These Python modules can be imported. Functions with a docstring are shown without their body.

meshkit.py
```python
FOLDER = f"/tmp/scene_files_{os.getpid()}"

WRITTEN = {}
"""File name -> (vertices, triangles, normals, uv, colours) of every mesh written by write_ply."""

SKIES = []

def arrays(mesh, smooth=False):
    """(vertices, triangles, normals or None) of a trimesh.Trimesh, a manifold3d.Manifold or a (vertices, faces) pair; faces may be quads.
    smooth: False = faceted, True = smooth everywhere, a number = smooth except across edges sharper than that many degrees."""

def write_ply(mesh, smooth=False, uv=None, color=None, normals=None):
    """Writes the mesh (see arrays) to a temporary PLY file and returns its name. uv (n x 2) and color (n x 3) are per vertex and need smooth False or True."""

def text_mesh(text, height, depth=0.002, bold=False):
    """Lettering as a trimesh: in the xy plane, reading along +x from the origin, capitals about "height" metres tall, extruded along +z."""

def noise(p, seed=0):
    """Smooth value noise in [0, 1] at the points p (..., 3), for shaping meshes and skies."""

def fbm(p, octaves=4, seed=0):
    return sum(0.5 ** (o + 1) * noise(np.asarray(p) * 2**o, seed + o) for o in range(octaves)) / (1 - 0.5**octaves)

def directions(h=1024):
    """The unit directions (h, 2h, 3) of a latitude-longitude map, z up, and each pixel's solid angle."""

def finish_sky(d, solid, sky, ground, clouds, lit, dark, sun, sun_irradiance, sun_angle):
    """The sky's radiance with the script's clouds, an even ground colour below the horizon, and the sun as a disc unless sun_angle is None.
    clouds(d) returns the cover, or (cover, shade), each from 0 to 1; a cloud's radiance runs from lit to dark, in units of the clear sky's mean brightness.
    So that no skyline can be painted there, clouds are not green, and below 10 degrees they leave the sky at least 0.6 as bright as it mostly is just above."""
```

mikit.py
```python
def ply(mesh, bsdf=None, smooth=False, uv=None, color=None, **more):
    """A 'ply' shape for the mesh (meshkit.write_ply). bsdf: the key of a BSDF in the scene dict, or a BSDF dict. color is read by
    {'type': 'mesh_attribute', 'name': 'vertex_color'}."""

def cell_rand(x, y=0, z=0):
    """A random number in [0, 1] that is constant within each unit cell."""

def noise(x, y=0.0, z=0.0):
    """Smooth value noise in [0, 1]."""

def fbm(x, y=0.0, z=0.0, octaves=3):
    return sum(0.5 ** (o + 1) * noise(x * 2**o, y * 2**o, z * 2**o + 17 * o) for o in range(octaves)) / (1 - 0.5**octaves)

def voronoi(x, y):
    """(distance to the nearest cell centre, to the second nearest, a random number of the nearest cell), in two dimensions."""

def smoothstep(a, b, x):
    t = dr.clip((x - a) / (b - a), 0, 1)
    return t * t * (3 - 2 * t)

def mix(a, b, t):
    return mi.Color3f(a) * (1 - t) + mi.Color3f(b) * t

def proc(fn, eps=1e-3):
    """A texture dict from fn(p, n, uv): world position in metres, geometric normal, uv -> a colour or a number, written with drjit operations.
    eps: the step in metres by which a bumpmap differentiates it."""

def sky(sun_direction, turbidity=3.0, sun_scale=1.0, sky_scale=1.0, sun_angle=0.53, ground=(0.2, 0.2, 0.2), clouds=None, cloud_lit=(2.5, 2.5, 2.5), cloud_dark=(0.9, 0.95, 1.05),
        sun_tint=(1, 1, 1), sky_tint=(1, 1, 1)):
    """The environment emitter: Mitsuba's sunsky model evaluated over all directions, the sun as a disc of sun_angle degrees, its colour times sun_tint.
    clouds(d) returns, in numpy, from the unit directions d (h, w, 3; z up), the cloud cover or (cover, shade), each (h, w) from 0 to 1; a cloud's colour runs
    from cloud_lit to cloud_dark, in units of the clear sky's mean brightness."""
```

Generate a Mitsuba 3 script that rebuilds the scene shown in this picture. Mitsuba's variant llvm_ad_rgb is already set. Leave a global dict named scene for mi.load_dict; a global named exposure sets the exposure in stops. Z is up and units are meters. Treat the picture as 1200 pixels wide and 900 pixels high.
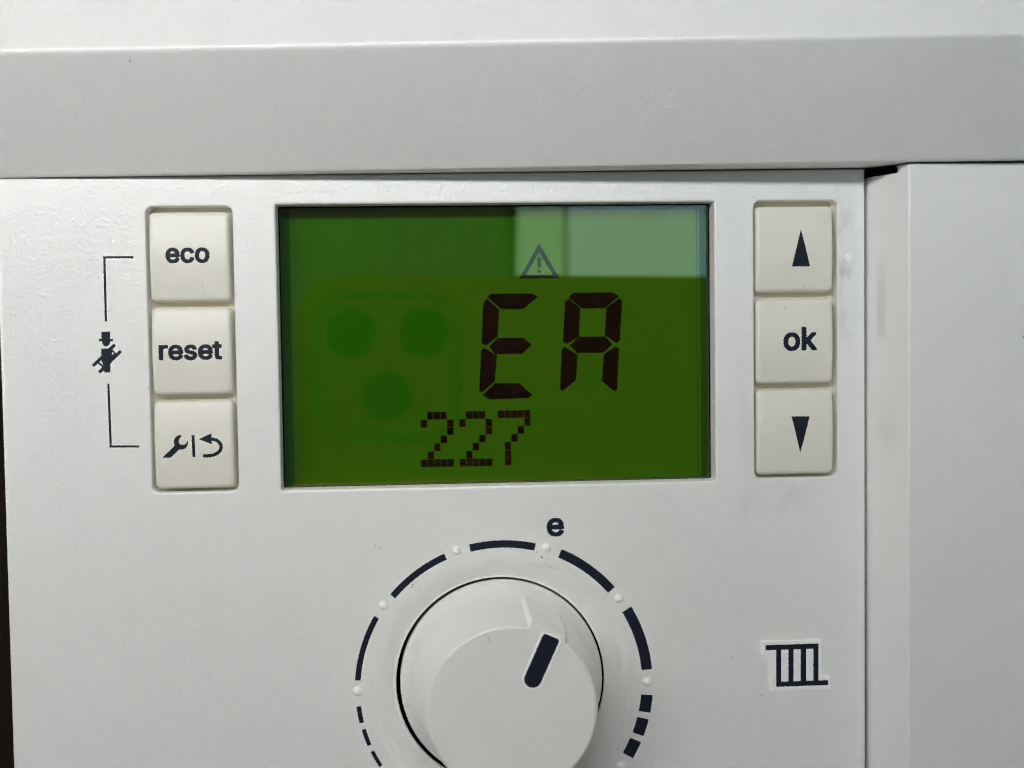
import math, numpy as np, trimesh, mitsuba as mi, drjit as dr, mikit, meshkit
import manifold3d as m3
from shapely.geometry import Polygon, LineString, Point, box as sbox
from shapely.ops import unary_union
from shapely import affinity

scene, labels = {}, {}
T = mi.ScalarTransform4f
MM = 0.001
U = 0.125 * MM            # one drawing unit on the panel's front plane
F = 1480.0                # focal length in the same units
D = F * U                 # camera stands 185 mm before the panel
# panel frame: a to the right, b up, w out of the panel; world x = a, y = -w, z = b
R = np.array([[0.99750894, -0.01686805, 0.06849372], [0.01380873, 0.99889622, 0.04489615], [-0.06917543, -0.0438385, 0.99664083]])


def W(p):
    p = np.asarray(p, float)
    return np.stack([p[..., 0], -p[..., 2], p[..., 1]], -1)


# ------------------------------------------------------------------ camera, light, exposure
C = np.array([0, -D, 0.0])
fwd, up = W(R[:, 2] * [1, -1, -1]), W(-R[:, 1] * [1, -1, -1])
scene['camera'] = {'type': 'thinlens', 'fov': math.degrees(2 * math.atan(600 / F)), 'fov_axis': 'x', 'aperture_radius': 0.0008,
                   'focus_distance': D * 1.0, 'near_clip': 0.004, 'far_clip': 50.0,
                   'to_world': T().look_at(origin=C.tolist(), target=(C + fwd).tolist(), up=up.tolist())}
exposure = 0.0
scene['room_light'] = {'type': 'constant', 'radiance': {'type': 'rgb', 'value': [0.085, 0.087, 0.083]}}
WINDOW_RIGHT = [0.70, 1.25, 1.50]
LAMP = (-0.26, 0.05, 0.083, 0.109, 0.25)      # a0, a1, b0, b1, distance
LAMP_LIGHT = [29.0, 28.9, 28.6]


# ------------------------------------------------------------------ helpers
def at(x, y, w=0.0):
    """a point of the photograph, seen on the plane w metres before the panel -> (a, b)"""
    d = R @ np.array([(x - 600) / F, (y - 450) / F, 1.0])
    return np.array([d[0], -d[1]]) / d[2] * (D - w)


def zoom(ox, oy, k, pts, w=0.0):
    return [at(ox + p[0] / k, oy + p[1] / k, w) for p in pts]


def add(key, mesh, bsdf, smooth=False, label=None, category=None, group=None, kind=None, frame=True):
    """mesh in the panel frame -> one entry of the scene; a key that is taken gets the next number"""
    k, n = key, 0
    while k in scene:
        n += 1
        k = '%s_%03d' % (key, n)
    if isinstance(mesh, tuple):
        v, f = mesh
        f = np.asarray(f)
        if f.shape[1] == 4:
            f = np.vstack([f[:, [0, 1, 2]], f[:, [0, 2, 3]]])
        mesh = trimesh.Trimesh(v, f, process=False)
    v = W(mesh.vertices) if frame else mesh.vertices
    m = trimesh.Trimesh(v, mesh.faces, process=False)
    if bsdf == 'mat_door':      # the grain needs even surface coordinates
        m = trimesh.graph.smooth_shade(m, angle=math.radians(smooth), facet_minarea=None)
        x = np.asarray(m.vertices)
        scene[k] = mikit.ply(trimesh.Trimesh(x, m.faces, process=False), bsdf, smooth=True, uv=np.c_[x[:, 0] - 0.37 * x[:, 1], x[:, 2] - 0.61 * x[:, 1]])
    else:
        scene[k] = mikit.ply(m, bsdf, smooth=smooth)
    tag(k, label, category, group, kind)
    return k


def tag(k, label=None, category=None, group=None, kind=None):
    d = {a: b for a, b in dict(label=label, category=category, group=group, kind=kind).items() if b}
    if d:
        labels[k] = d


def cat(*ms):
    ms = [trimesh.Trimesh(m[0], np.vstack([np.asarray(m[1])[:, [0, 1, 2]], np.asarray(m[1])[:, [0, 2, 3]]]) if np.asarray(m[1]).shape[1] == 4 else m[1], process=False) if isinstance(m, tuple) else m for m in ms]
    return trimesh.util.concatenate(ms)


def rr(x0, y0, x1, y1, r, n=8):
    """rounded rectangle, counter-clockwise"""
    r = max(r, 1e-7)
    p = []
    for cx, cy, a in ((x1 - r, y0 + r, -90), (x1 - r, y1 - r, 0), (x0 + r, y1 - r, 90), (x0 + r, y0 + r, 180)):
        t = np.radians(a + np.linspace(0, 90, n))
        p += list(zip(cx + r * np.cos(t), cy + r * np.sin(t)))
    return np.array(p)


def edged(x0, y0, x1, y1, r):
    """rounded rectangle with points along its straight sides too, the same count for every inset"""
    t = np.linspace(0, 1, 13)[1:-1]
    c = rr(x0, y0, x1, y1, r, 6)
    out = []
    for k in range(4):
        a = c[6 * k:6 * k + 6]
        b = c[(6 * k + 6) % 24]
        out += list(a) + [a[-1] + (b - a[-1]) * s for s in t]
    return np.array(out)


def circle(cx, cy, r, n=160):
    t = np.arange(n) * 2 * np.pi / n
    return np.c_[cx + r * np.cos(t), cy + r * np.sin(t)]


def loft(rings):
    """rings: list of (n x 3), joined one to the next"""
    n = len(rings[0])
    v = np.vstack(rings)
    i = np.arange(n)
    f = [np.c_[k * n + i, k * n + (i + 1) % n, (k + 1) * n + (i + 1) % n, (k + 1) * n + i] for k in range(len(rings) - 1)]
    return v, np.vstack(f)


def lift(ring, w):
    return np.c_[ring, np.full(len(ring), w)]


def flat(poly, w):
    v, f = trimesh.creation.triangulate_polygon(poly, engine='earcut')
    v = np.asarray(v)
    f = np.asarray(f)
    a = v[f]
    c = (a[:, 1, 0] - a[:, 0, 0]) * (a[:, 2, 1] - a[:, 0, 1]) - (a[:, 1, 1] - a[:, 0, 1]) * (a[:, 2, 0] - a[:, 0, 0])
    f[c < 0] = f[c < 0][:, ::-1]
    return trimesh.Trimesh(np.c_[v, np.full(len(v), w)], f, process=False)


def slab(shape, w0, w1):
    """extrude a shapely shape from w0 to w1"""
    gs = [g for g in getattr(shape, 'geoms', [shape]) if g.area > 0]
    ms = []
    for g in gs:
        m = trimesh.creation.extrude_polygon(g, w1 - w0, engine='earcut')
        m.apply_translation([0, 0, w0])
        ms.append(m)
    return cat(*ms)


def pbox(a0, a1, b0, b1, w0, w1):
    m = trimesh.creation.box([a1 - a0, b1 - b0, w1 - w0])
    m.apply_translation([(a0 + a1) / 2, (b0 + b1) / 2, (w0 + w1) / 2])
    return m


def fillet(r, n=5):
    """(inset, drop) from the front edge of a fillet to the wall"""
    t = np.linspace(0, np.pi / 2, n)
    return [(r * (1 - math.sin(x)), r * (1 - math.cos(x))) for x in t]


def bar(p, q, width):
    return LineString([p, q]).buffer(width / 2, cap_style='flat')


# ------------------------------------------------------------------ materials
fbm, noise, smoothstep, mix = mikit.fbm, mikit.noise, mikit.smoothstep, mikit.mix


def peel(scale, height):
    """the fine leathery grain of moulded plastic and painted sheet"""
    def fn(p, n, uv):
        q = mi.Point3f(0.80 * p.x + 0.60 * p.z, p.y, 0.80 * p.z - 0.60 * p.x) / scale
        return (0.65 * noise(q.x, q.y, q.z) + 0.35 * noise(q.x * 2.1 + 7, q.y * 2.1, q.z * 2.1 + 3)) * height
    return mikit.proc(fn, eps=4e-5)


def blob(p, a, b, ra, rb, tilt=0.0):
    c, s = math.cos(tilt), math.sin(tilt)
    x, z = p.x - a, p.z - b
    u, v = (x * c + z * s) / ra, (z * c - x * s) / rb
    return dr.exp(-(u * u + v * v))


def speck_set(p, pts):
    k = mi.Float(0)
    for x, y, r in pts:
        a, b = at(x, y)
        k = dr.maximum(k, smoothstep(1.0, 0.55, dr.sqrt(dr.square(p.x - a) + dr.square(p.z - b)) / (r * U)))
    return k


SPECKS = [(635, 653, 1.6), (629, 647, 1.1), (645, 665, 1.0), (650, 666, 0.9), (640, 663, 0.8), (484, 685, 1.3), (483, 688, 1.0), (492, 689, 0.9),
          (440, 640, 0.8), (446, 643, 0.9), (893, 815, 1.0), (857, 770, 0.9), (115.5, 325, 0.8), (174, 455, 1.0), (882, 231, 0.9)]


def painted_grain(p):
    """random tone painted in for the glints and shade of the fine grain"""
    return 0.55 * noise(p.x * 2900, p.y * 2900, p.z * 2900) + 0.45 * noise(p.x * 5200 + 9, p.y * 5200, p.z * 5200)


def panel_colour(p, n, uv):
    base = mix([0.775, 0.785, 0.765], [0.74, 0.745, 0.725], 0.7 * fbm(p.x * 60, p.y * 60, p.z * 60)) * (1.025 - 0.05 * painted_grain(p))
    a, b = at(988, 300)
    smear = 0.85 * blob(p, a, b, 10 * U, 75 * U) * smoothstep(0.30, 0.75, fbm(p.x * 900, 3, p.z * 260))
    a, b = at(905, 585)
    smear += 0.30 * blob(p, a, b, 40 * U, 16 * U, 0.3) * smoothstep(0.35, 0.7, fbm(p.x * 700, 5, p.z * 500))
    a, b = at(875, 500)
    smear += 0.2 * blob(p, a, b, 10 * U, 60 * U)
    a, b = at(635, 661)
    scuff = 0.30 * blob(p, a, b, 22 * U, 4 * U, -0.22) * smoothstep(0.55, 0.8, noise(p.x * 1600, 2, p.z * 5200))
    a, b = at(994, 301)
    drop = smoothstep(1.05, 0.9, dr.sqrt(dr.square(p.x - a) + dr.square(p.z - b)) / (5.0 * U))
    c = mix(base, [0.48, 0.48, 0.49], smear * (1 - drop))
    c = mix(c, [0.84, 0.84, 0.82], drop)
    c = mix(c, [0.34, 0.32, 0.29], scuff)
    return mix(c, [0.10, 0.095, 0.085], 0.75 * speck_set(p, SPECKS))


def door_colour(p, n, uv):
    base = mix([0.765, 0.765, 0.755], [0.72, 0.72, 0.715], 0.8 * fbm(p.x * 45, p.y * 45, p.z * 45))
    a, b = at(1033, 370, 2 * MM)
    run = 0.5 * smoothstep(3.2, 0.4, dr.abs(p.x - a - 3.0 * U * (noise(p.z * 130, 4) * 2 - 1)) / (1.6 * U)) * smoothstep(95, 15, dr.abs(p.z - b) / U) * smoothstep(0.2, 0.6, noise(p.z * 240, 8))
    a, b = at(1036, 505, 2 * MM)
    run += 0.25 * blob(p, a, b, 7 * U, 26 * U)
    c = mix(base, [0.50, 0.50, 0.50], run)
    k = speck_set(p, [(1173, 394, 1.6)])
    return mix(c, [0.12, 0.12, 0.12], 0.75 * k)


def cover_colour(p, n, uv):
    c = mix([0.765, 0.775, 0.755], [0.72, 0.73, 0.71], 0.8 * fbm(p.x * 50, p.y * 50, p.z * 50)) * (1.025 - 0.05 * painted_grain(p))
    return mix(c, [0.2, 0.19, 0.18], 0.6 * speck_set(p, [(176, 93, 1.3), (231, 82, 1.0), (118, 130, 0.9)]))


def plastic(colour, alpha=0.3, spec=0.5):
    return {'type': 'principled', 'base_color': mikit.proc(colour) if callable(colour) else {'type': 'rgb', 'value': colour}, 'roughness': alpha, 'specular': spec}


def two(b):
    return {'type': 'twosided', 'bsdf': b}


scene['mat_panel'] = two(plastic(panel_colour, 0.36, 0.8))
scene['mat_door'] = two({'type': 'bumpmap', 'arbitrary': peel(0.5 * MM, 1.0), 'scale': 0.004 * MM, 'bsdf': plastic(door_colour, 0.42, 0.85)})
scene['mat_cover'] = two(plastic(cover_colour, 0.36, 0.8))


def knob_colour(p, n, uv):
    c = mix([0.79, 0.79, 0.765], [0.755, 0.755, 0.735], fbm(p.x * 150, p.y * 150, p.z * 150))
    k = mi.Float(0)
    for x, y, r in ((565, 726, 1.3), (569, 729, 1.2), (570, 732, 1.0)):
        a, b = at(x, y, 6 * MM)
        k = dr.maximum(k, smoothstep(1.0, 0.5, dr.sqrt(dr.square(p.x - a) + dr.square(p.z - b)) / (r * U)))
    return mix(c, [0.2, 0.19, 0.17], 0.6 * k)


scene['mat_knob'] = two(plastic(knob_colour, 0.25))


def button_colour(p, n, uv):
    c = mix([0.755, 0.738, 0.660], [0.73, 0.71, 0.625], fbm(p.x * 220, p.y * 220, p.z * 160))
    k = mi.Float(0)
    for x, y, r in ((943.5, 335.3, 1.1), (968, 328, 0.9), (237, 333, 0.9), (237, 336, 0.7), (238, 344, 0.8), (921, 361, 1.0), (927, 446, 0.9)):
        a, b = at(x, y, 0.5 * MM)
        k = dr.maximum(k, smoothstep(1.0, 0.5, dr.sqrt(dr.square(p.x - a) + dr.square(p.z - b)) / (r * U)))
    return mix(c, [0.12, 0.10, 0.08], 0.7 * k)


scene['mat_button'] = two(plastic(button_colour, 0.38))
scene['mat_floor'] = two(plastic([0.62, 0.58, 0.46], 0.5))
scene['mat_ink'] = two({'type': 'principled', 'base_color': {'type': 'rgb', 'value': [0.009, 0.013, 0.025]}, 'roughness': 0.5, 'specular': 0.2})
scene['mat_badge'] = two(plastic([0.90, 0.90, 0.89], 0.32))
scene['mat_black'] = two(plastic([0.006, 0.006, 0.006], 0.5))
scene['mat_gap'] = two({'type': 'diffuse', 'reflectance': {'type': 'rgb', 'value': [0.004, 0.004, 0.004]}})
scene['mat_rim'] = two({'type': 'principled', 'base_color': {'type': 'rgb', 'value': [0.02, 0.035, 0.025]}, 'roughness': 0.2, 'specular': 0.8})
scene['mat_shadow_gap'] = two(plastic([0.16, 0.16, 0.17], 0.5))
scene['mat_segment'] = two({'type': 'diffuse', 'reflectance': {'type': 'rgb', 'value': [0.002, 0.0015, 0.002]}})
scene['mat_pixel'] = two({'type': 'diffuse', 'reflectance': {'type': 'rgb', 'value': [0.004, 0.002, 0.002]}})
scene['mat_pixel_red'] = two({'type': 'diffuse', 'reflectance': {'type': 'rgb', 'value': [0.012, 0.002, 0.002]}})


def lcd_colour(p, n, uv):
    return mix([0.020, 0.175, 0.003], [0.028, 0.145, 0.003], fbm(p.x * 45, 1, p.z * 45))


# the reflector behind the liquid crystal is slightly mirror-like
scene['mat_lcd'] = two({'type': 'blendbsdf', 'weight': 0.25, 'a_diffuse': {'type': 'diffuse', 'reflectance': mikit.proc(lcd_colour)},
                        'b_mirror': {'type': 'conductor', 'material': 'none', 'specular_reflectance': {'type': 'rgb', 'value': [0.85, 0.40, 0.02]}}})
scene['mat_glass'] = {'type': 'thindielectric', 'int_ior': 1.5, 'ext_ior': 1.0}
scene['mat_dark'] = two({'type': 'diffuse', 'reflectance': mikit.proc(lambda p, n, uv: mix([0.010, 0.008, 0.007], [0.03, 0.02, 0.014], fbm(p.x * 30, p.y * 30, p.z * 30)))})
scene['mat_phone'] = two({'type': 'principled', 'base_color': {'type': 'rgb', 'value': [0.66, 0.28, 0.09]}, 'roughness': 0.5, 'specular': 0.3})
scene['mat_phone_bump'] = two({'type': 'principled', 'base_color': {'type': 'rgb', 'value': [0.54, 0.24, 0.08]}, 'roughness': 0.4, 'specular': 0.3})
scene['mat_bump_edge'] = two({'type': 'principled', 'base_color': {'type': 'rgb', 'value': [0.26, 0.13, 0.05]}, 'roughness': 0.5, 'specular': 0.2})
scene['mat_lens'] = two({'type': 'principled', 'base_color': {'type': 'rgb', 'value': [0.004, 0.005, 0.006]}, 'roughness': 0.15, 'specular': 0.3})
scene['mat_frame'] = two(plastic([0.35, 0.36, 0.34], 0.4))

def grain(a, b, height):
    """height of the moulded grain at points of a surface"""
    p = np.stack([0.83 * a + 0.56 * b, 0.83 * b - 0.56 * a, np.zeros_like(a)], -1) / (0.275 * MM)
    return height * (0.6 * meshkit.noise(p, 3) + 0.4 * meshkit.noise(p * 1.9 + 11.3, 4) - 0.5)


def grained(a0, a1, b0, b1, step=0.14 * MM, height=0.062 * MM):
    na, nb = max(2, int((a1 - a0) / step)), max(2, int((b1 - b0) / step))
    x, y = np.meshgrid(np.linspace(a0, a1, na), np.linspace(b0, b1, nb))
    edge = np.minimum.reduce([x - a0, a1 - x, y - b0, b1 - y])
    w = grain(x, y, height) * np.clip(edge / (0.2 * MM), 0, 1)
    k = np.arange(na * nb).reshape(nb, na)
    f = np.stack([k[:-1, :-1], k[:-1, 1:], k[1:, 1:], k[1:, :-1]], -1).reshape(-1, 4)
    return np.c_[x.ravel(), y.ravel(), w.ravel()], f


# ------------------------------------------------------------------ background behind the boiler's left edge
add('background_wall', pbox(-0.4, 0.4, -0.4, 0.4, -62 * MM, -60 * MM), 'mat_dark', kind='structure',
    label='dark brown space behind the left edge of the panel')

# ------------------------------------------------------------------ the control panel
P = 'control_panel'
tag(P, 'white plastic boiler control panel with green display, six ivory buttons and a round knob', 'control panel')
LEFT, RIGHT, BOTTOM = -484.2 * U, 526.6 * U, -640 * U
TOPL, TOPR = 177.6 * U, 182.6 * U
LCD = (-169.2 * U, -186.2 * U, 343.9 * U, 145.0 * U)
LBH = (-317.0 * U, -186.0 * U, -218.3 * U, 144.0 * U)
RBH = (391.2 * U, -185.0 * U, 492.4 * U, 146.0 * U)
KC = np.array([86.4, -426.0]) * U

parts = []
outer = np.array([(LEFT, BOTTOM), (RIGHT, BOTTOM), (RIGHT, TOPR), (LEFT, TOPL)])
fo = fillet(0.55 * MM)
rings = []
for ins, drop in [(a, -b) for a, b in fo]:
    q = np.array(Polygon(outer).buffer(-max(ins, 1e-9), join_style='mitre').exterior.coords)[:-1]
    if Polygon(q).exterior.is_ccw is False:
        q = q[::-1]
    s = np.argmin(q[:, 0] + q[:, 1])
    rings.append(np.roll(q, -s, axis=0))
stack = [lift(r, w) for r, (_, w) in zip(rings, [(a, -b) for a, b in fo])][::-1]
# fillet() runs from the front edge (inset r, drop 0) down to the wall (inset 0, drop r); the loft runs wall -> front
stack = [lift(rings[-1], -9 * MM)] + stack
parts.append(loft(stack))
front_outer = rings[0]


def hole(rect, r, chamfer, depth):
    prof = fillet(chamfer, 4)
    rs = []
    for ins, drop in prof:
        rs.append(lift(rr(rect[0] - ins, rect[1] - ins, rect[2] + ins, rect[3] + ins, r + ins), -drop))
    rs.append(lift(rr(*rect, r), -depth))
    parts.append(loft(rs))
    return rs[0][:, :2]


h1 = hole(LCD, 0.25 * MM, 0.34 * MM, 3.2 * MM)
h2 = hole(LBH, 1.1 * MM, 0.22 * MM, 2.6 * MM)
h3 = hole(RBH, 1.1 * MM, 0.22 * MM, 2.6 * MM)
# dished ring round the knob
dish = [(157, 0), (154, -0.03), (150, -0.14), (146, -0.34), (142, -0.64), (138, -1.02), (134, -1.45), (130.8, -1.85), (128.6, -2.08), (126.8, -2.13), (125.8, -2.22), (125.3, -2.45), (125.1, -2.8)]
KI = at(586.9, 797.9, -2.2 * MM)       # the knob's opening, a hair off the centre of the printed ring
parts.append(loft([lift(circle(*(KC + (KI - KC) * np.clip((157 - r) / 28, 0, 1)), r * U), w * MM) for r, w in dish]))
h4 = circle(*KC, 157 * U)
front = Polygon(front_outer, [h1[::-1], h2[::-1], h3[::-1], h4[::-1]])
mg = 0.35 * MM
grow = lambda q, m: (q[0] - m, q[1] - m, q[2] + m, q[3] + m)
solid = [grow(q, mg + 0.25 * MM) for q in (LCD, LBH, RBH)] + [(KC[0] - 159 * U, KC[1] - 159 * U, KC[0] + 159 * U, KC[1] + 159 * U)]
ga0, ga1, gb0, gb1 = LEFT + 0.8 * MM, RIGHT - 0.8 * MM, -575 * U, TOPL - 0.8 * MM
ys = sorted({gb0, gb1} | {min(max(y, gb0), gb1) for q in solid for y in (q[1], q[3])})
patches = []
for y0, y1 in zip(ys, ys[1:]):
    if y1 - y0 < 1e-6:
        continue
    blocks = sorted((q[0], q[2]) for q in solid if q[1] < (y0 + y1) / 2 < q[3])
    x = ga0
    for c0, c1 in blocks + [(ga1, ga1)]:
        if c0 - x > 0.3 * MM:
            patches.append((x, c0, y0, y1))
        x = c1
rest = front.difference(unary_union([sbox(x0, y0, x1, y1) for x0, x1, y0, y1 in patches]))
for gpoly in getattr(rest, 'geoms', [rest]):
    if gpoly.area > 1e-10:
        parts.append(flat(gpoly, 0.0))
parts += [grained(*q) for q in patches]
fascia = cat(*parts)
add(P + '__fascia', fascia, 'mat_panel', smooth=24, label='white grained plastic front of the control panel')
add(P + '__back_plate', pbox(LEFT + 1 * MM, RIGHT - 0.5 * MM, BOTTOM, TOPL - 1 * MM, -11 * MM, -9.0 * MM), 'mat_black')


add(P + '__dial_gap', loft([lift(circle(*KI, 125.1 * U), -2.75 * MM), lift(circle(*KI, 125.1 * U), -7.5 * MM), lift(circle(*KI, 100 * U), -7.5 * MM)]), 'mat_gap', smooth=30)  # walls and floor of the gap coloured black for the shade inside


# buttons
def make_button(a0, b0, a1, b1):
    sag, half = 0.55 * MM, (b1 - b0) / 2
    cb = (b0 + b1) / 2
    r = 0.55 * MM
    rs = [lift(edged(a0, b0, a1, b1, 0.7 * MM), -2.55 * MM)]
    for ins, drop in fillet(r, 6)[::-1]:
        rs.append(lift(edged(a0 + 0.12 * MM + ins, b0 + 0.12 * MM + ins, a1 - 0.12 * MM - ins, b1 - 0.12 * MM - ins, 0.75 * MM), 0.3 * MM - drop))
    base = rs[-1].copy()
    ctr = np.array([(a0 + a1) / 2, cb])
    for k in np.linspace(1, 0.02, 14)[1:]:
        q = base.copy()
        q[:, :2] = ctr + (base[:, :2] - ctr) * k
        rs.append(q)
    v, f = loft(rs)
    top = v[:, 2] > -0.8 * MM
    v[top, 2] += (-sag * ((v[top, 1] - cb) / half) ** 2 + sag * 0.35)
    n = len(base)
    c = np.append(ctr, 0.3 * MM + sag * 0.35)
    v = np.vstack([v, c])
    i = np.arange(n) + (len(rs) - 1) * n
    tri = np.vstack([f[:, [0, 1, 2]], f[:, [0, 2, 3]], np.c_[i, np.roll(i, -1), np.full(n, len(v) - 1)]])
    surf = lambda b: 0.3 * MM + sag * 0.35 - sag * ((b - cb) / half) ** 2
    return trimesh.Trimesh(v, tri, process=False), surf


def print_on(shape, surf, key, bsdf='mat_ink', proud=0.035 * MM, label=None):
    m = slab(shape, -0.10 * MM, proud)
    for _ in range(2):
        m = m.subdivide()
    v = m.vertices.copy()
    v[:, 2] += surf(v[:, 1])
    return add(key, trimesh.Trimesh(v, m.faces, process=False), bsdf, label=label)


def text_shape(text, x0, y0, x1, y1, xheight_box, weight=2):
    """lettering as a shapely outline fitted into a box of the photograph; xheight_box: (top, bottom) of the whole text"""
    m = meshkit.text_mesh(text, 0.07, 0.01, bold=True)
    f = m.faces[np.abs(m.face_normals[:, 2]) > 0.9]
    f = f[m.vertices[f][:, :, 2].mean(1) > 0.005]
    tri = [Polygon(m.vertices[t][:, :2]) for t in f]
    s = unary_union([t.buffer(1e-6) for t in tri])
    s = s.buffer(weight * 1e-4)
    s = s.buffer(0.0012).buffer(-0.0012).buffer(-0.0008).buffer(0.0008)
    bx = s.bounds
    s = affinity.translate(s, -bx[0], -bx[1])
    return affinity.scale(s, (x1 - x0) / (bx[2] - bx[0]), (y1 - y0) / (bx[3] - bx[1]), origin=(0, 0)), (x0, y0)


def word(text, x0, ytop, x1, ybot, w, weight=2):
    """x0, ytop, x1, ybot: the word's box in the photograph"""
    (a0, b0), (a1, b1) = at(x0, ybot, w), at(x1, ytop, w)
    mid = at((x0 + x1) / 2, (ytop + ybot) / 2, w)
    wd = np.linalg.norm(at(x1, (ytop + ybot) / 2, w) - at(x0, (ytop + ybot) / 2, w))
    ht = np.linalg.norm(at((x0 + x1) / 2, ytop, w) - at((x0 + x1) / 2, ybot, w))
    s, _ = text_shape(text, 0, 0, wd, ht, None, weight)
    return affinity.translate(s, mid[0] - wd / 2, mid[1] - ht / 2)


WB = 0.45 * MM
LEG = {}
LEG['eco'] = word('eco', 194.0, 290.2, 245.6, 308.6, WB, 16)
LEG['reset'] = word('reset', 186.0, 400.2, 260.4, 422.2, WB, 16)
LEG['ok'] = word('ok', 918.0, 383.0, 957.3, 411.4, WB, 16)
wr = Polygon(zoom(90, 440, 6, [(600, 580), (662, 577), (722, 520), (742, 522), (762, 515), (776, 498), (783, 478), (782, 456), (768, 481), (745, 490), (722, 480), (716, 458), (740, 419), (716, 420), (698, 430), (685, 450), (682, 476), (690, 492)], WB))
wbar = bar(*zoom(90, 440, 6, [(818, 420), (824, 573)], WB), 20 / 6 * U)
arc = LineString(zoom(90, 440, 6, [(935, 447), (962, 449), (985, 456), (1003, 470), (1014, 488), (1016, 508), (1008, 528), (990, 546), (965, 558), (935, 564), (888, 566)], WB)).buffer(11.5 / 6 * U, cap_style='flat')
head = Polygon(zoom(90, 440, 6, [(858, 447), (947, 406), (949, 483)], WB))
LEG['wrench'] = unary_union([wr, wbar, arc, head])
LEG['up'] = Polygon(zoom(870, 220, 6, [(412, 292), (348, 553), (476, 553)], WB))
LEG['down'] = Polygon(zoom(870, 430, 6, [(346, 347), (473, 347), (407, 605)], WB))
LB_ROWS, RB_ROWS = [(34.0, 138.3), (-73.4, 28.2), (-182.6, -79.0)], [(36.5, 139.2), (-72.4, 29.9), (-181.4, -78.4)]
names = [('eco', 'ivory button reading eco, top of the left column'), ('reset', 'ivory button reading reset, middle of the left column'), ('wrench', 'ivory button with wrench and return arrow, bottom of the left column'),
         ('up', 'ivory button with an upward triangle, top of the right column'), ('ok', 'ivory button reading ok, middle of the right column'), ('down', 'ivory button with a downward triangle, bottom of the right column')]
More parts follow.
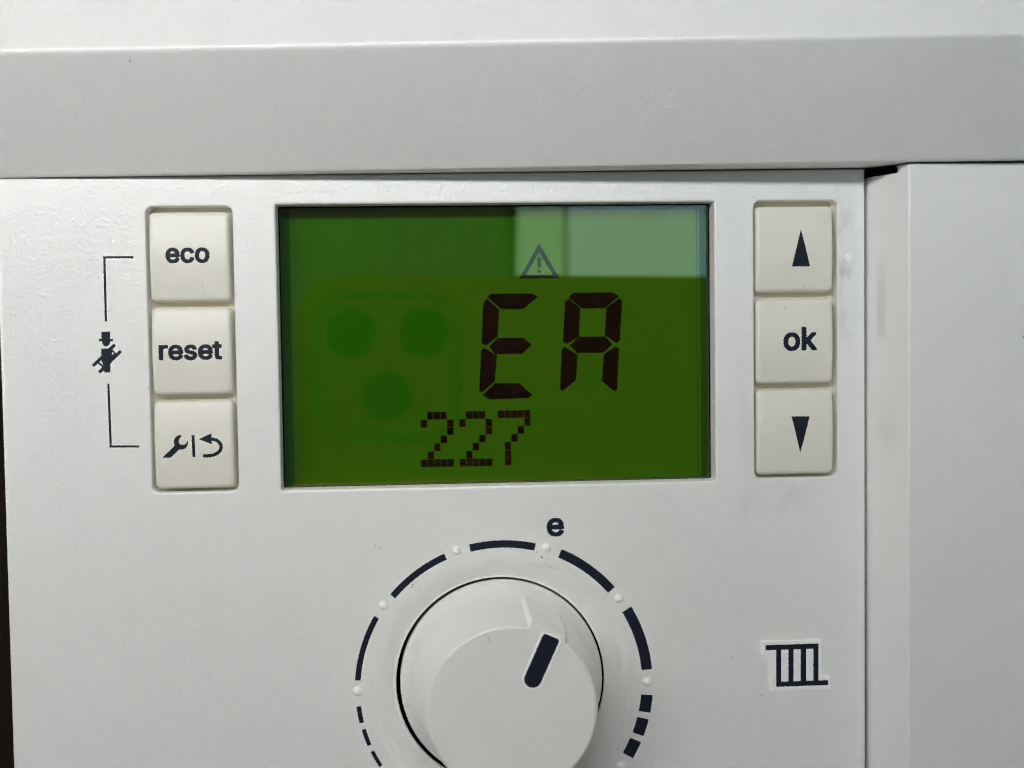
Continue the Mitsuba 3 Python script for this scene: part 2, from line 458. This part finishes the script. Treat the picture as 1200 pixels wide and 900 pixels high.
for i, (nm, lab) in enumerate(names):
    a0, a1 = ((-314.0, -221.6), (392.9, 487.4))[i // 3]
    b0, b1 = (LB_ROWS + RB_ROWS)[i]
    m, surf = make_button(a0 * U, b0 * U, a1 * U, b1 * U)
    k = add(P + '__button', m, 'mat_button', smooth=40, label=lab)
    print_on(LEG[nm], surf, k + '__legend', label={'eco': 'black lettering eco', 'reset': 'black lettering reset', 'wrench': 'black wrench, bar and return arrow symbols', 'up': 'black triangle pointing up', 'ok': 'black lettering ok', 'down': 'black triangle pointing down'}[nm])
for rect in (LBH, RBH):
    add(P + '__button_well', pbox(rect[0] - .5 * MM, rect[2] + .5 * MM, rect[1] - .5 * MM, rect[3] + .5 * MM, -3.4 * MM, -2.62 * MM), 'mat_floor')

# the display
DS = P + '__display'
WG, WL = -3.0 * MM, -5.6 * MM
g = 0.26 * MM
add(DS, pbox(LCD[0] - .3 * MM, LCD[2] + .3 * MM, LCD[1] - .3 * MM, LCD[3] + .3 * MM, WL - 1 * MM, WL), 'mat_lcd', label='green liquid crystal display showing EA and 227')
ga = (LCD[0] + g, LCD[1] + g * 0.4, LCD[2] - g, LCD[3] - g)
pane = np.array([(ga[0], ga[1]), (ga[2], ga[1]), (ga[2], ga[3]), (ga[0], ga[3])])
add(DS + '__glass', (np.c_[pane, np.full(4, WG)], np.array([[0, 1, 2, 3]])), 'mat_glass', label='glossy cover glass reflecting the phone and the window')
e = 0.16 * MM
rim_o, rim_i = rr(*ga, 1e-6, 2), rr(ga[0] + e, ga[1] + e, ga[2] - e, ga[3] - e, 1e-6, 2)
add(DS + '__rim', loft([lift(rim_o, WG - 1.2 * MM), lift(rim_o, WG - 0.14 * MM), lift(rim_i, WG + 0.03 * MM)]), 'mat_rim')
hs_o = rr(LCD[0] - .3 * MM, LCD[1] - .3 * MM, LCD[2] + .3 * MM, LCD[3] + .3 * MM, 1e-6, 2)
hs_i = rr(LCD[0] + .05 * MM, LCD[1] + .05 * MM, LCD[2] - .05 * MM, LCD[3] - .05 * MM, 1e-6, 2)
add(DS + '__housing', loft([lift(hs_i, WL), lift(hs_i, -3.25 * MM), lift(hs_o, -3.25 * MM)]), 'mat_black')


scene['mat_shade_strip'] = two({'type': 'diffuse', 'reflectance': {'type': 'rgb', 'value': [0.010, 0.075, 0.003]}})
for x0, x1 in ((LCD[0], LCD[0] + 11 * U), (LCD[2] - 8 * U, LCD[2]), (LCD[2] - 12.2 * U, LCD[2] - 11 * U)):  # darker green strips put in for the shade along the display sides
    add(DS + '__shade_strip', pbox(x0, x1, LCD[1], LCD[3], WL - .05 * MM, WL + .06 * MM), 'mat_shade_strip')


def lcd(shape, key, bsdf, label=None):
    return add(DS + '__' + key, slab(shape, WL - 0.02 * MM, WL + 0.12 * MM), bsdf, label=label)


z2 = lambda p: Polygon(zoom(540, 270, 6, p, WL)).buffer(1.2 * U).buffer(-1.2 * U)
z5 = lambda p: Polygon(zoom(400, 300, 3, p, WL))
z3 = lambda p: Polygon(zoom(480, 420, 6, p, WL))
SEG = [z2([(193, 470), (214, 450), (500, 449), (535, 466), (435, 550), (285, 550)]), z2([(185, 487), (265, 560), (255, 745), (180, 803), (156, 795), (150, 780), (163, 515)]),
       z2([(205, 820), (258, 762), (440, 760), (490, 805), (430, 862), (245, 865)]), z5([(503, 326), (545, 350), (537, 440), (493, 478), (487, 470), (494, 333)]),
       z3([(520, 258), (600, 180), (770, 178), (855, 255), (832, 274), (565, 283)]),
       z2([(765, 470), (792, 444), (1060, 440), (1105, 462), (1010, 543), (850, 545)]), z2([(760, 485), (833, 548), (825, 745), (745, 793), (722, 780), (737, 500)]),
       z2([(1115, 482), (1128, 500), (1112, 770), (1095, 788), (1017, 735), (1027, 548)]), z2([(772, 808), (830, 752), (1010, 750), (1060, 798), (1000, 855), (820, 858)]),
       z5([(783, 322), (828, 348), (822, 435), (778, 472), (771, 466), (777, 330)]), z5([(965, 320), (974, 328), (966, 470), (960, 474), (918, 437), (925, 347)])]
for s in SEG:
    lcd(s.buffer(0.8 * U), 'digit_segment', 'mat_segment')
tri_o = Polygon(zoom(540, 270, 6, [(550, 92), (411, 337), (693, 334)], WL))
tri_i = Polygon(zoom(540, 270, 6, [(550, 152), (457, 315), (647, 312)], WL))
bang = unary_union([Polygon(zoom(540, 270, 6, [(537, 190), (565, 190), (562, 262), (540, 262)], WL)), Polygon(zoom(540, 270, 6, [(539, 280), (564, 280), (564, 298), (539, 298)], WL))])
lcd(unary_union([tri_o.difference(tri_i), bang]), 'warning_triangle', 'mat_segment', label='small warning triangle with exclamation mark on the display')
G2 = [(0, c) for c in (1, 2, 3)] + [(1, 0), (1, 4), (2, 4), (3, 3), (4, 2), (5, 1)] + [(6, c) for c in range(5)]
G7 = [(0, c) for c in range(5)] + [(1, 4), (2, 3), (3, 2), (4, 1), (5, 1), (6, 1)]
rng = np.random.default_rng(5)
for ox, oy, cells in ((492.9, 483.0, G2), (538.1, 482.2, G2), (583.3, 481.2, G7)):
    for r, c in cells:
        x, y = ox + 7.72 * c + 0.13 * r, oy + 9.26 * r - 0.13 * c
        red = rng.random() < (0.75 if (ox > 530 and ox < 560 and c < 2) or (ox > 570 and c < 2) else 0.15)
        lcd(Polygon([at(x, y, WL), at(x + 7.2, y - 0.12, WL), at(x + 7.3, y + 8.6, WL), at(x + 0.1, y + 8.7, WL)]), 'pixel', 'mat_pixel_red' if red else 'mat_pixel')

# printed brackets, sweep symbol and legend on the fascia
INK = 0.03 * MM


def ink(shape, key, label=None, w0=-0.12 * MM, w1=INK, bsdf='mat_ink'):
    return add(P + '__' + key, slab(shape, w0, w1), bsdf, label=label)


lw = 2.55 * U
ink(LineString([at(156.3, 301.4), at(122.3, 301.6), at(124.2, 376.6)]).buffer(lw / 2, cap_style='flat', join_style='mitre'), 'printed_bracket', 'thin black corner line leading to the top button')
ink(LineString([at(127.0, 449.7), at(129.8, 523.2), at(163.2, 523.1)]).buffer(lw / 2, cap_style='flat', join_style='mitre'), 'printed_bracket', 'thin black corner line leading to the bottom button')
zs = lambda p: Polygon(zoom(90, 350, 6, p))
zl = lambda p, wd: LineString(zoom(90, 350, 6, p)).buffer(wd / 12 * U, cap_style='flat')
sweep = unary_union([zs([(173, 232), (234, 232), (234, 284), (173, 284)]), zs([(156, 283), (254, 283), (254, 300), (156, 300)]), zs([(178, 300), (235, 300), (230, 322), (215, 335), (195, 335), (182, 322)]),
                     zs([(172, 352), (222, 350), (240, 362), (245, 385), (246, 430), (237, 450), (235, 518), (195, 520), (190, 500), (188, 470), (172, 440)]),
                     zl([(114, 473), (268, 323)], 22), zl([(157, 519), (310, 368)], 22), zl([(150, 448), (186, 478)], 14), zl([(238, 372), (262, 398), (240, 420)], 18), zl([(236, 352), (275, 392)], 14)])
sweep = sweep.difference(unary_union([zs([(250, 372), (262, 385), (253, 396), (247, 388)]), zs([(172, 440), (182, 452), (176, 460), (167, 449)])]))
ink(sweep, 'sweep_symbol', 'small black figure in a top hat carrying a ladder')
ink(word('e', 640.6, 607.0, 661.2, 629.0, 0, 14), 'dial_letter', 'black letter e above the dial')

# dial
marks = [(149.5, 175.7, 6.6), (112.8, 139.1, 7.7), (76.5, 102.6, 8.8), (40.6, 66.2, 10.8), (4.9, 30.6, 12.7), (-12.2, -5.3, 14.1), (-21.5, -14.8, 14.2), (-30.9, -24.0, 14.3), (186.0, 192.7, 5.4), (195.4, 202.2, 4.9), (204.8, 211.7, 4.4), (214.5, 221.0, 4.0)]
for t0, t1, th in marks:
    t = np.radians(np.linspace(t0, t1, 14))
    mid = 172.0 + (0.8 if th > 12 else 0) + (-1.6 if 7 < th < 10 else 0)
    ro, ri = (mid + th / 2) * U, (mid - th / 2) * U
    pg = Polygon(np.vstack([np.c_[KC[0] + ro * np.cos(t), KC[1] + ro * np.sin(t)], np.c_[KC[0] + ri * np.cos(t), KC[1] + ri * np.sin(t)][::-1]]))
    ink(pg, 'dial_mark')
for k in range(-1, 6):
    a = math.radians(36 * k)
    c = KC + 172.5 * U * np.array([math.cos(a), math.sin(a)])
    h, r = 0.55 * MM, 5.7 * U
    prof = [(1.0, -0.05 * MM)] + [(math.cos(x), h * math.sin(x)) for x in np.linspace(0, 1.45, 8)]
    v, f = loft([lift(circle(*c, r * q, 24), w) for q, w in prof])
    f = np.vstack([f[:, [0, 1, 2]], f[:, [0, 2, 3]], np.c_[np.arange(24) + 24 * 8, np.roll(np.arange(24), -1) + 24 * 8, np.full(24, len(v))]])
    add(P + '__dial_bump', trimesh.Trimesh(np.vstack([v, np.append(c, h)]), f, process=False), 'mat_badge', smooth=True)

# knob: circular skirt with a wedge that carries the pointer
kb, kt = at(588.0, 797.3, -2.2 * MM), at(600.3, 833.0, 15.5 * MM)
TABA = 64.7
prof = [(121.6, -7.0), (121.9, -3.1), (121.6, -2.4), (120.5, -1.7), (118.4, -1.0), (115.2, -0.4), (111.6, 0.15), (108.5, 0.8), (106.0, 1.7), (104.4, 3.0), (102.8, 5.0), (100.6, 7.6), (98.2, 10.2), (96.0, 12.6), (95.0, 14.0)] + [(89.8 + 5.0 * math.cos(x), 14.87 + 0.63 * math.sin(x)) for x in np.radians([12, 22, 32, 42, 52, 62, 72, 81, 90])]
n = 480
th = np.arange(n) * 2 * np.pi / n
dl = (np.degrees(th) - TABA + 180) % 360 - 180
rs = []
for r, w in prof:
    ringr = np.full(n, float(r))
    cap_r = 94.8 - r if w > 14.5 else 0
    tab = 99.2 / np.cos(np.radians(np.clip(dl, -20, 20)))
    edge = np.clip((13.6 - np.abs(dl)) / 1.8, 0, 1)
    edge = edge * edge * (3 - 2 * edge)
    taper = 1.0 + 0.005 * (15.5 - w)
    tabr = r + (tab * taper - cap_r - r) * edge
    if w > 0.2:
        d_ = tabr - ringr
        ringr = np.where(d_ > 0, tabr, ringr)
    s = np.clip((w + 2.2) / 17.7, 0, 1)
    c = kb + (kt - kb) * s
    rs.append(np.c_[c[0] + ringr * U * np.cos(th), c[1] + ringr * U * np.sin(th), np.full(n, w * MM)])
for q in (0.97, 0.85, 0.5, 0.0):
    r_ = rs[len(prof) - 1].copy()
    r_[:, :2] = kt + (r_[:, :2] - kt) * q
    rs.append(r_)
K = P + '__knob'
add(K, loft(rs), 'mat_knob', smooth=32, label='white round rotary knob with a flat wedge at its pointer')
WK = 15.5 * MM
p0, p1 = at(624.5, 795.5, WK), at(643.5, 752.5, WK)
dirv = (p1 - p0) / np.linalg.norm(p1 - p0)
nrm = np.array([-dirv[1], dirv[0]])
slot = unary_union([LineString([p0, p0 + dirv * 1 * U]).buffer(9.7 * U), Polygon([p0 + nrm * 9.7 * U, p0 - nrm * 9.7 * U, p1 - nrm * 9.7 * U, p1 + nrm * 9.7 * U]), Polygon([p1 + nrm * 6.6 * U, p1 - nrm * 6.6 * U, p1 - nrm * 6.6 * U + dirv * 4 * U, p1 + nrm * 6.6 * U + dirv * 4 * U]).buffer(3.1 * U)])
slot = slot.buffer(0.5 * U).buffer(-0.5 * U)
add(K + '__pointer', slab(slot, WK - 0.2 * MM, WK + 0.05 * MM), 'mat_ink', label='navy pointer bar on the knob')
ringo = slot.buffer(2.2 * U).difference(slot)
add(K + '__pointer_surround', slab(ringo, WK - 0.2 * MM, WK + 0.22 * MM), 'mat_badge')

# radiator badge
zr = lambda p, w=0: Polygon(zoom(870, 730, 1200 / 130, p, w))
plaque = zr([(190, 196), (846, 174), (852, 578), (944, 570), (944, 712), (300, 736), (294, 336), (190, 340)])
WP = 0.42 * MM
bd = add(P + '__radiator_badge', cat(slab(plaque.buffer(-0.5 * U), -0.1 * MM, WP), slab(plaque, -0.1 * MM, WP - 0.12 * MM)), 'mat_badge', label='raised white plaque with a navy radiator symbol')
icon = unary_union([zr([(250, 240), (822, 222), (822, 276), (250, 295)], WP), zr([(365, 285), (418, 285), (418, 660), (365, 660)], WP), zr([(497, 270), (553, 270), (553, 660), (497, 660)], WP),
                    zr([(630, 268), (688, 268), (688, 660), (630, 660)], WP), zr([(767, 240), (822, 240), (822, 650), (767, 650)], WP), zr([(365, 638), (928, 618), (928, 671), (365, 691)], WP)])
add(bd + '__radiator_symbol', slab(icon, WP - 0.1 * MM, WP + 0.03 * MM), 'mat_ink')

# ------------------------------------------------------------------ upper cover
wl, wr_ = 0.6 * MM, 9.2 * MM
TILT = math.tan(math.radians(38))


def cover_end(x, yb, yc, wb, yback, wback):
    b = at(x, yb, wb)
    wc = wb
    for _ in range(60):
        c = at(x, yc, wc)
        wc = wb + (c[1] - b[1]) * TILT
    return b, wb, at(x, yc, wc), wc, at(x, yback, wback), wback


def cover_profile(x, yb, yc, wb, yback, wback):
    b, wb, c, wc, k, wk = cover_end(x, yb, yc, wb, yback, wback)
    top = np.array([c[1] + 40 * MM, wc - 40 * MM * math.tan(math.radians(15))])
    pts = [np.array([k[1] + 0.6 * MM, wk - 9 * MM]), np.array([k[1], wk]), np.array([b[1], wb]), np.array([c[1], wc]), top, np.array([top[0] + 5 * MM, -30 * MM])]
    out = [pts[0]]
    for i, r in ((1, 0.05), (2, 0.35), (3, 0.6)):
        p, q, s = pts[i - 1], pts[i], pts[i + 1]
        d0, d1 = (p - q) / np.linalg.norm(p - q), (s - q) / np.linalg.norm(s - q)
        e0, e1 = q + d0 * r * MM, q + d1 * r * MM
        for t in np.linspace(0, 1, 8):
            out.append((1 - t) ** 2 * e0 + 2 * t * (1 - t) * q + t * t * e1)
    out += [pts[4], pts[5]]
    xs = (b[0] + c[0]) / 2
    return [np.array([xs, q[0], q[1]]) for q in out]


pl_ = cover_profile(0, 207.6, 61.5, wl, 208.3, -0.1 * MM)
pr_ = cover_profile(1200, 186.6, 38.5, wr_, 194.6, -0.1 * MM)
L_, R_ = np.array(pl_), np.array(pr_)
# the same steps on both ends, so that the surface stays ruled
steps = np.maximum(1, (np.linalg.norm(np.diff(L_[:, 1:], axis=0), axis=1) / (0.145 * MM)).astype(int))
steps[-1] = 6
steps[-2] = min(steps[-2], 110)
steps[0] = 6


def refine(q):
    return np.vstack([q[:1]] + [q[i] + (q[i + 1] - q[i]) * (np.arange(1, k + 1) / k)[:, None] for i, k in enumerate(steps)])


Lf, Rf = refine(L_), refine(R_)
tt = np.concatenate([np.linspace(-0.7, -0.03, 8)[:-1], np.linspace(-0.03, 1.03, 1120), np.linspace(1.03, 1.7, 8)[1:]])
m_ = len(Lf)
V = Lf[None] + (Rf - Lf)[None] * tt[:, None, None]
dn = np.cross(np.gradient(V, axis=0), np.gradient(V, axis=1))
dn /= np.linalg.norm(dn, axis=-1, keepdims=True) + 1e-12
if dn[len(tt) // 2, m_ // 2, 2] < 0:
    dn = -dn
arc_ = np.concatenate([[0], np.cumsum(np.linalg.norm(np.diff(Lf, axis=0), axis=1))])
V = V + dn * grain(V[..., 0], np.broadcast_to(arc_, V.shape[:2]), 0.068 * MM)[..., None]
kk = np.arange(V.shape[0] * m_).reshape(V.shape[0], m_)
f = np.stack([kk[:-1, :-1], kk[1:, :-1], kk[1:, 1:], kk[:-1, 1:]], -1).reshape(-1, 4)
v = V.reshape(-1, 3)
add('top_cover', (v, f), 'mat_cover', smooth=True, label='white painted metal cover above the panel with a grey sloping underside', category='boiler cover')

# ------------------------------------------------------------------ door on the right
SD = 'side_door'
tag(SD, 'white boiler door to the right of the seam with a bevelled left edge', 'boiler door')
us = 528.9 * U + 0.20 * MM
WR = 7.0 * MM
ur = at(1065, 500, WR)[0]
un = at(1054.3, 198, 5.3 * MM)[0]
vt = at(1100, 191.3, 7.3 * MM)[1]
vlow0 = at(1018, 207.3, 0.3 * MM)[1]
vlow1 = at(1054, 202.2, 5.3 * MM)[1]


def rounded(pts, rad):
    out = []
    for i, q in enumerate(pts):
        r = rad.get(i, 0)
        if not r:
            out.append(q)
            continue
        p, s = np.array(pts[i - 1]), np.array(pts[(i + 1) % len(pts)])
        q = np.array(q)
        d0, d1 = (p - q) / np.linalg.norm(p - q), (s - q) / np.linalg.norm(s - q)
        for t in np.linspace(0, 1, 7):
            out.append(tuple((1 - t) ** 2 * (q + d0 * r) + 2 * t * (1 - t) * q + t * t * (q + d1 * r)))
    return out


prof = rounded([(us, -9 * MM), (us + 130 * MM, -9 * MM), (us + 130 * MM, WR + 1.2 * MM), (ur, WR), (us, -0.3 * MM)], {3: 0.3 * MM, 4: 0.5 * MM})
cs = m3.CrossSection([np.array(prof)])
body = m3.Manifold.extrude(cs, 0.17)         # along local z = b
body = body.translate([0, 0, vt - 0.17])
# notch for the hinge, its floor sloping with the strip
notch = m3.Manifold.hull_points(np.array([(us - 5 * MM, -2.0 * MM, vlow0 - 0.0002), (us - 5 * MM, 20 * MM, vlow0 - 0.0002), (un, -2.0 * MM, vlow1), (un, 20 * MM, vlow1), (us - 5 * MM, -2.0 * MM, vt + 0.01), (us - 5 * MM, 20 * MM, vt + 0.01), (un, -2.0 * MM, vt + 0.01), (un, 20 * MM, vt + 0.01)]))
body = body - notch
mm_ = body.to_mesh()
vv = np.array(mm_.vert_properties[:, :3])
door = trimesh.Trimesh(vv[:, [0, 2, 1]], np.array(mm_.tri_verts)[:, ::-1], process=False)
add(SD + '__leaf', door, 'mat_door', smooth=24, label='white door leaf with a bevelled edge along the seam')
hg = m3.Manifold.hull_points(np.array([(us - 0.1 * MM, b, w) for b in (vlow0 + 0.05 * MM, vt - 0.1 * MM) for w in (-6 * MM, -1.2 * MM)] + [(un - 0.05 * MM, b, w) for b in (vlow1 + 0.05 * MM, vt - 0.1 * MM) for w in (-6 * MM, 4.6 * MM)])).to_mesh()
add(SD + '__hinge', trimesh.Trimesh(np.array(hg.vert_properties[:, :3]), np.array(hg.tri_verts), process=False), 'mat_gap', label='black hinge block in the notch at the top of the door')
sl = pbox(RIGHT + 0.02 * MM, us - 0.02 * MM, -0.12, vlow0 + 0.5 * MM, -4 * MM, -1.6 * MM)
add(SD + '__seam_shade', sl, 'mat_shadow_gap', label='thin grey strip added in the seam between panel and door for its shade')  # grey strip added to give the open seam its shade

# ------------------------------------------------------------------ the photographer's phone, seen mirrored in the display glass
PH = 'phone'
tag(PH, 'orange phone with three round camera lenses, mirrored in the green display', 'phone')
ex, ey, ez = R[:, 0] * [1, -1, -1], -R[:, 1] * [1, -1, -1], R[:, 2] * [1, -1, -1]     # right, up, forward in the panel frame
CP = np.array([0, 0, D])
BACK, BUMP, LENS = -0.0042, -0.0024, -0.0012      # planes behind the camera point


def mirrored(x, y, off):
    """where the ray through a point of the photograph, mirrored by the display glass, meets the phone's plane: phone coordinates"""
    d = R @ np.array([(x - 600) / F, (y - 450) / F, 1.0]) * [1, -1, -1]
    t = (WG - CP[2]) / d[2]
    h = CP + d * t
    d = d * [1, 1, -1]
    o = CP + ez * off
    t = ((o - h) @ ez) / (d @ ez)
    q = h + d * t - CP
    return np.array([q @ ex, q @ ey])


def phone_part(shape, o0, o1, key, bsdf, label=None):
    m = slab(shape, o0, o1)
    v = CP + m.vertices[:, :1] * ex + m.vertices[:, 1:2] * ey + m.vertices[:, 2:] * ez
    return add(PH + '__' + key, trimesh.Trimesh(v, m.faces, process=False), bsdf, label=label)


tl = mirrored(349, 400, BACK)[0], mirrored(600, 322.5, BACK)[1]
sh = lambda x0, y0, x1, y1, r: Polygon(rr(x0, y0, x1, y1, r, 14))
phone_part(sh(tl[0], tl[1] - 0.0745, tl[0] + 0.153, tl[1], 0.0125), BACK - 0.008, BACK, 'body', 'mat_phone')
b0, b1 = mirrored(372, 347, BUMP), mirrored(535, 512, BUMP)
phone_part(sh(b0[0], b1[1], b1[0], b0[1], 0.0095), BACK - 0.0002, BUMP, 'camera_bump', 'mat_phone_bump')
ring = sh(b0[0], b1[1], b1[0], b0[1], 0.0095)
phone_part(ring.buffer(0.0012, 12).difference(ring.buffer(-0.0006, 12)), BACK - 0.0003, BUMP + 0.0001, 'camera_bump_edge', 'mat_bump_edge')
for x, y in ((411, 390.5), (497.4, 389.5), (453, 465)):
    c = mirrored(x, y, LENS)
    k = phone_part(Point(*c).buffer(0.0072, 24), BUMP - 0.0001, LENS, 'lens', 'mat_lens')

# ------------------------------------------------------------------ windows of the room behind the photographer
def window(name, a0, a1, b0, b1, w, panes, radiance, label, yaw=0.0, slant=0.0):
    tag(name, label, 'window')
    fr = 0.005
    c, s = math.cos(yaw), math.sin(yaw)
    cx, cw = (a0 + a1) / 2, w

    def turn(m):
        v = m.vertices.copy()
        x, z = v[:, 0] - cx, v[:, 2] - cw
        v[:, 0], v[:, 2] = cx + c * x + s * z, cw - s * x + c * z
        return trimesh.Trimesh(v, m.faces, process=False)

    xs = [a0 + (a1 - a0) * t for t in panes]
    outer = Polygon([(a0 - fr, b0 - fr), (a1 + fr, b0 - fr), (a1 + fr, b1 + fr), (a0 - fr, b1 + fr)])
    holes = [Polygon([(x0 + (fr / 2 if i else 0), b0), (x1 - (fr / 2 if i < len(xs) - 2 else 0), b0), (x1 - (fr / 2 if i < len(xs) - 2 else 0), b1), (x0 + (fr / 2 if i else 0) + (slant if i == 0 else 0), b1)]) for i, (x0, x1) in enumerate(zip(xs, xs[1:]))]
    add(name + '__frame', turn(slab(outer.difference(unary_union(holes)), w - 0.02, w + 0.05)), 'mat_frame')
    for i, h in enumerate(holes):
        q = np.array(h.exterior.coords)[:4]
        if not h.exterior.is_ccw:
            q = q[::-1]
        m = turn(trimesh.Trimesh(np.c_[q, np.full(4, w)], [[0, 2, 1], [0, 3, 2]], process=False))
        k = add(name + '__pane', m, 'mat_black')
        rad = radiance[i] if isinstance(radiance[0], list) else radiance
        scene[k]['emitter'] = {'type': 'area', 'radiance': {'type': 'rgb', 'value': rad}}


window('window', 0.1476, 0.85, -0.25, 0.62, 2.0, [0, (0.2466 - 0.1476) / (0.85 - 0.1476), 1.0], [[0.60, 1.15, 0.95], WINDOW_RIGHT], 'tall bright window right behind the photographer, mirrored in the display', slant=0.03)
tag('strip_light', 'long white strip light high to the left of the photographer', 'lamp')
a0, a1, b0, b1, w = LAMP
add('strip_light__housing', pbox(a0 - .01, a1 + .01, b0 - .01, b1 + .01, w + 0.002, w + 0.05), 'mat_frame')
k = add('strip_light__diffuser', trimesh.Trimesh([[a0, b0, w], [a1, b0, w], [a1, b1, w], [a0, b1, w]], [[0, 2, 1], [0, 3, 2]], process=False), 'mat_black')
scene[k]['emitter'] = {'type': 'area', 'radiance': {'type': 'rgb', 'value': LAMP_LIGHT}}
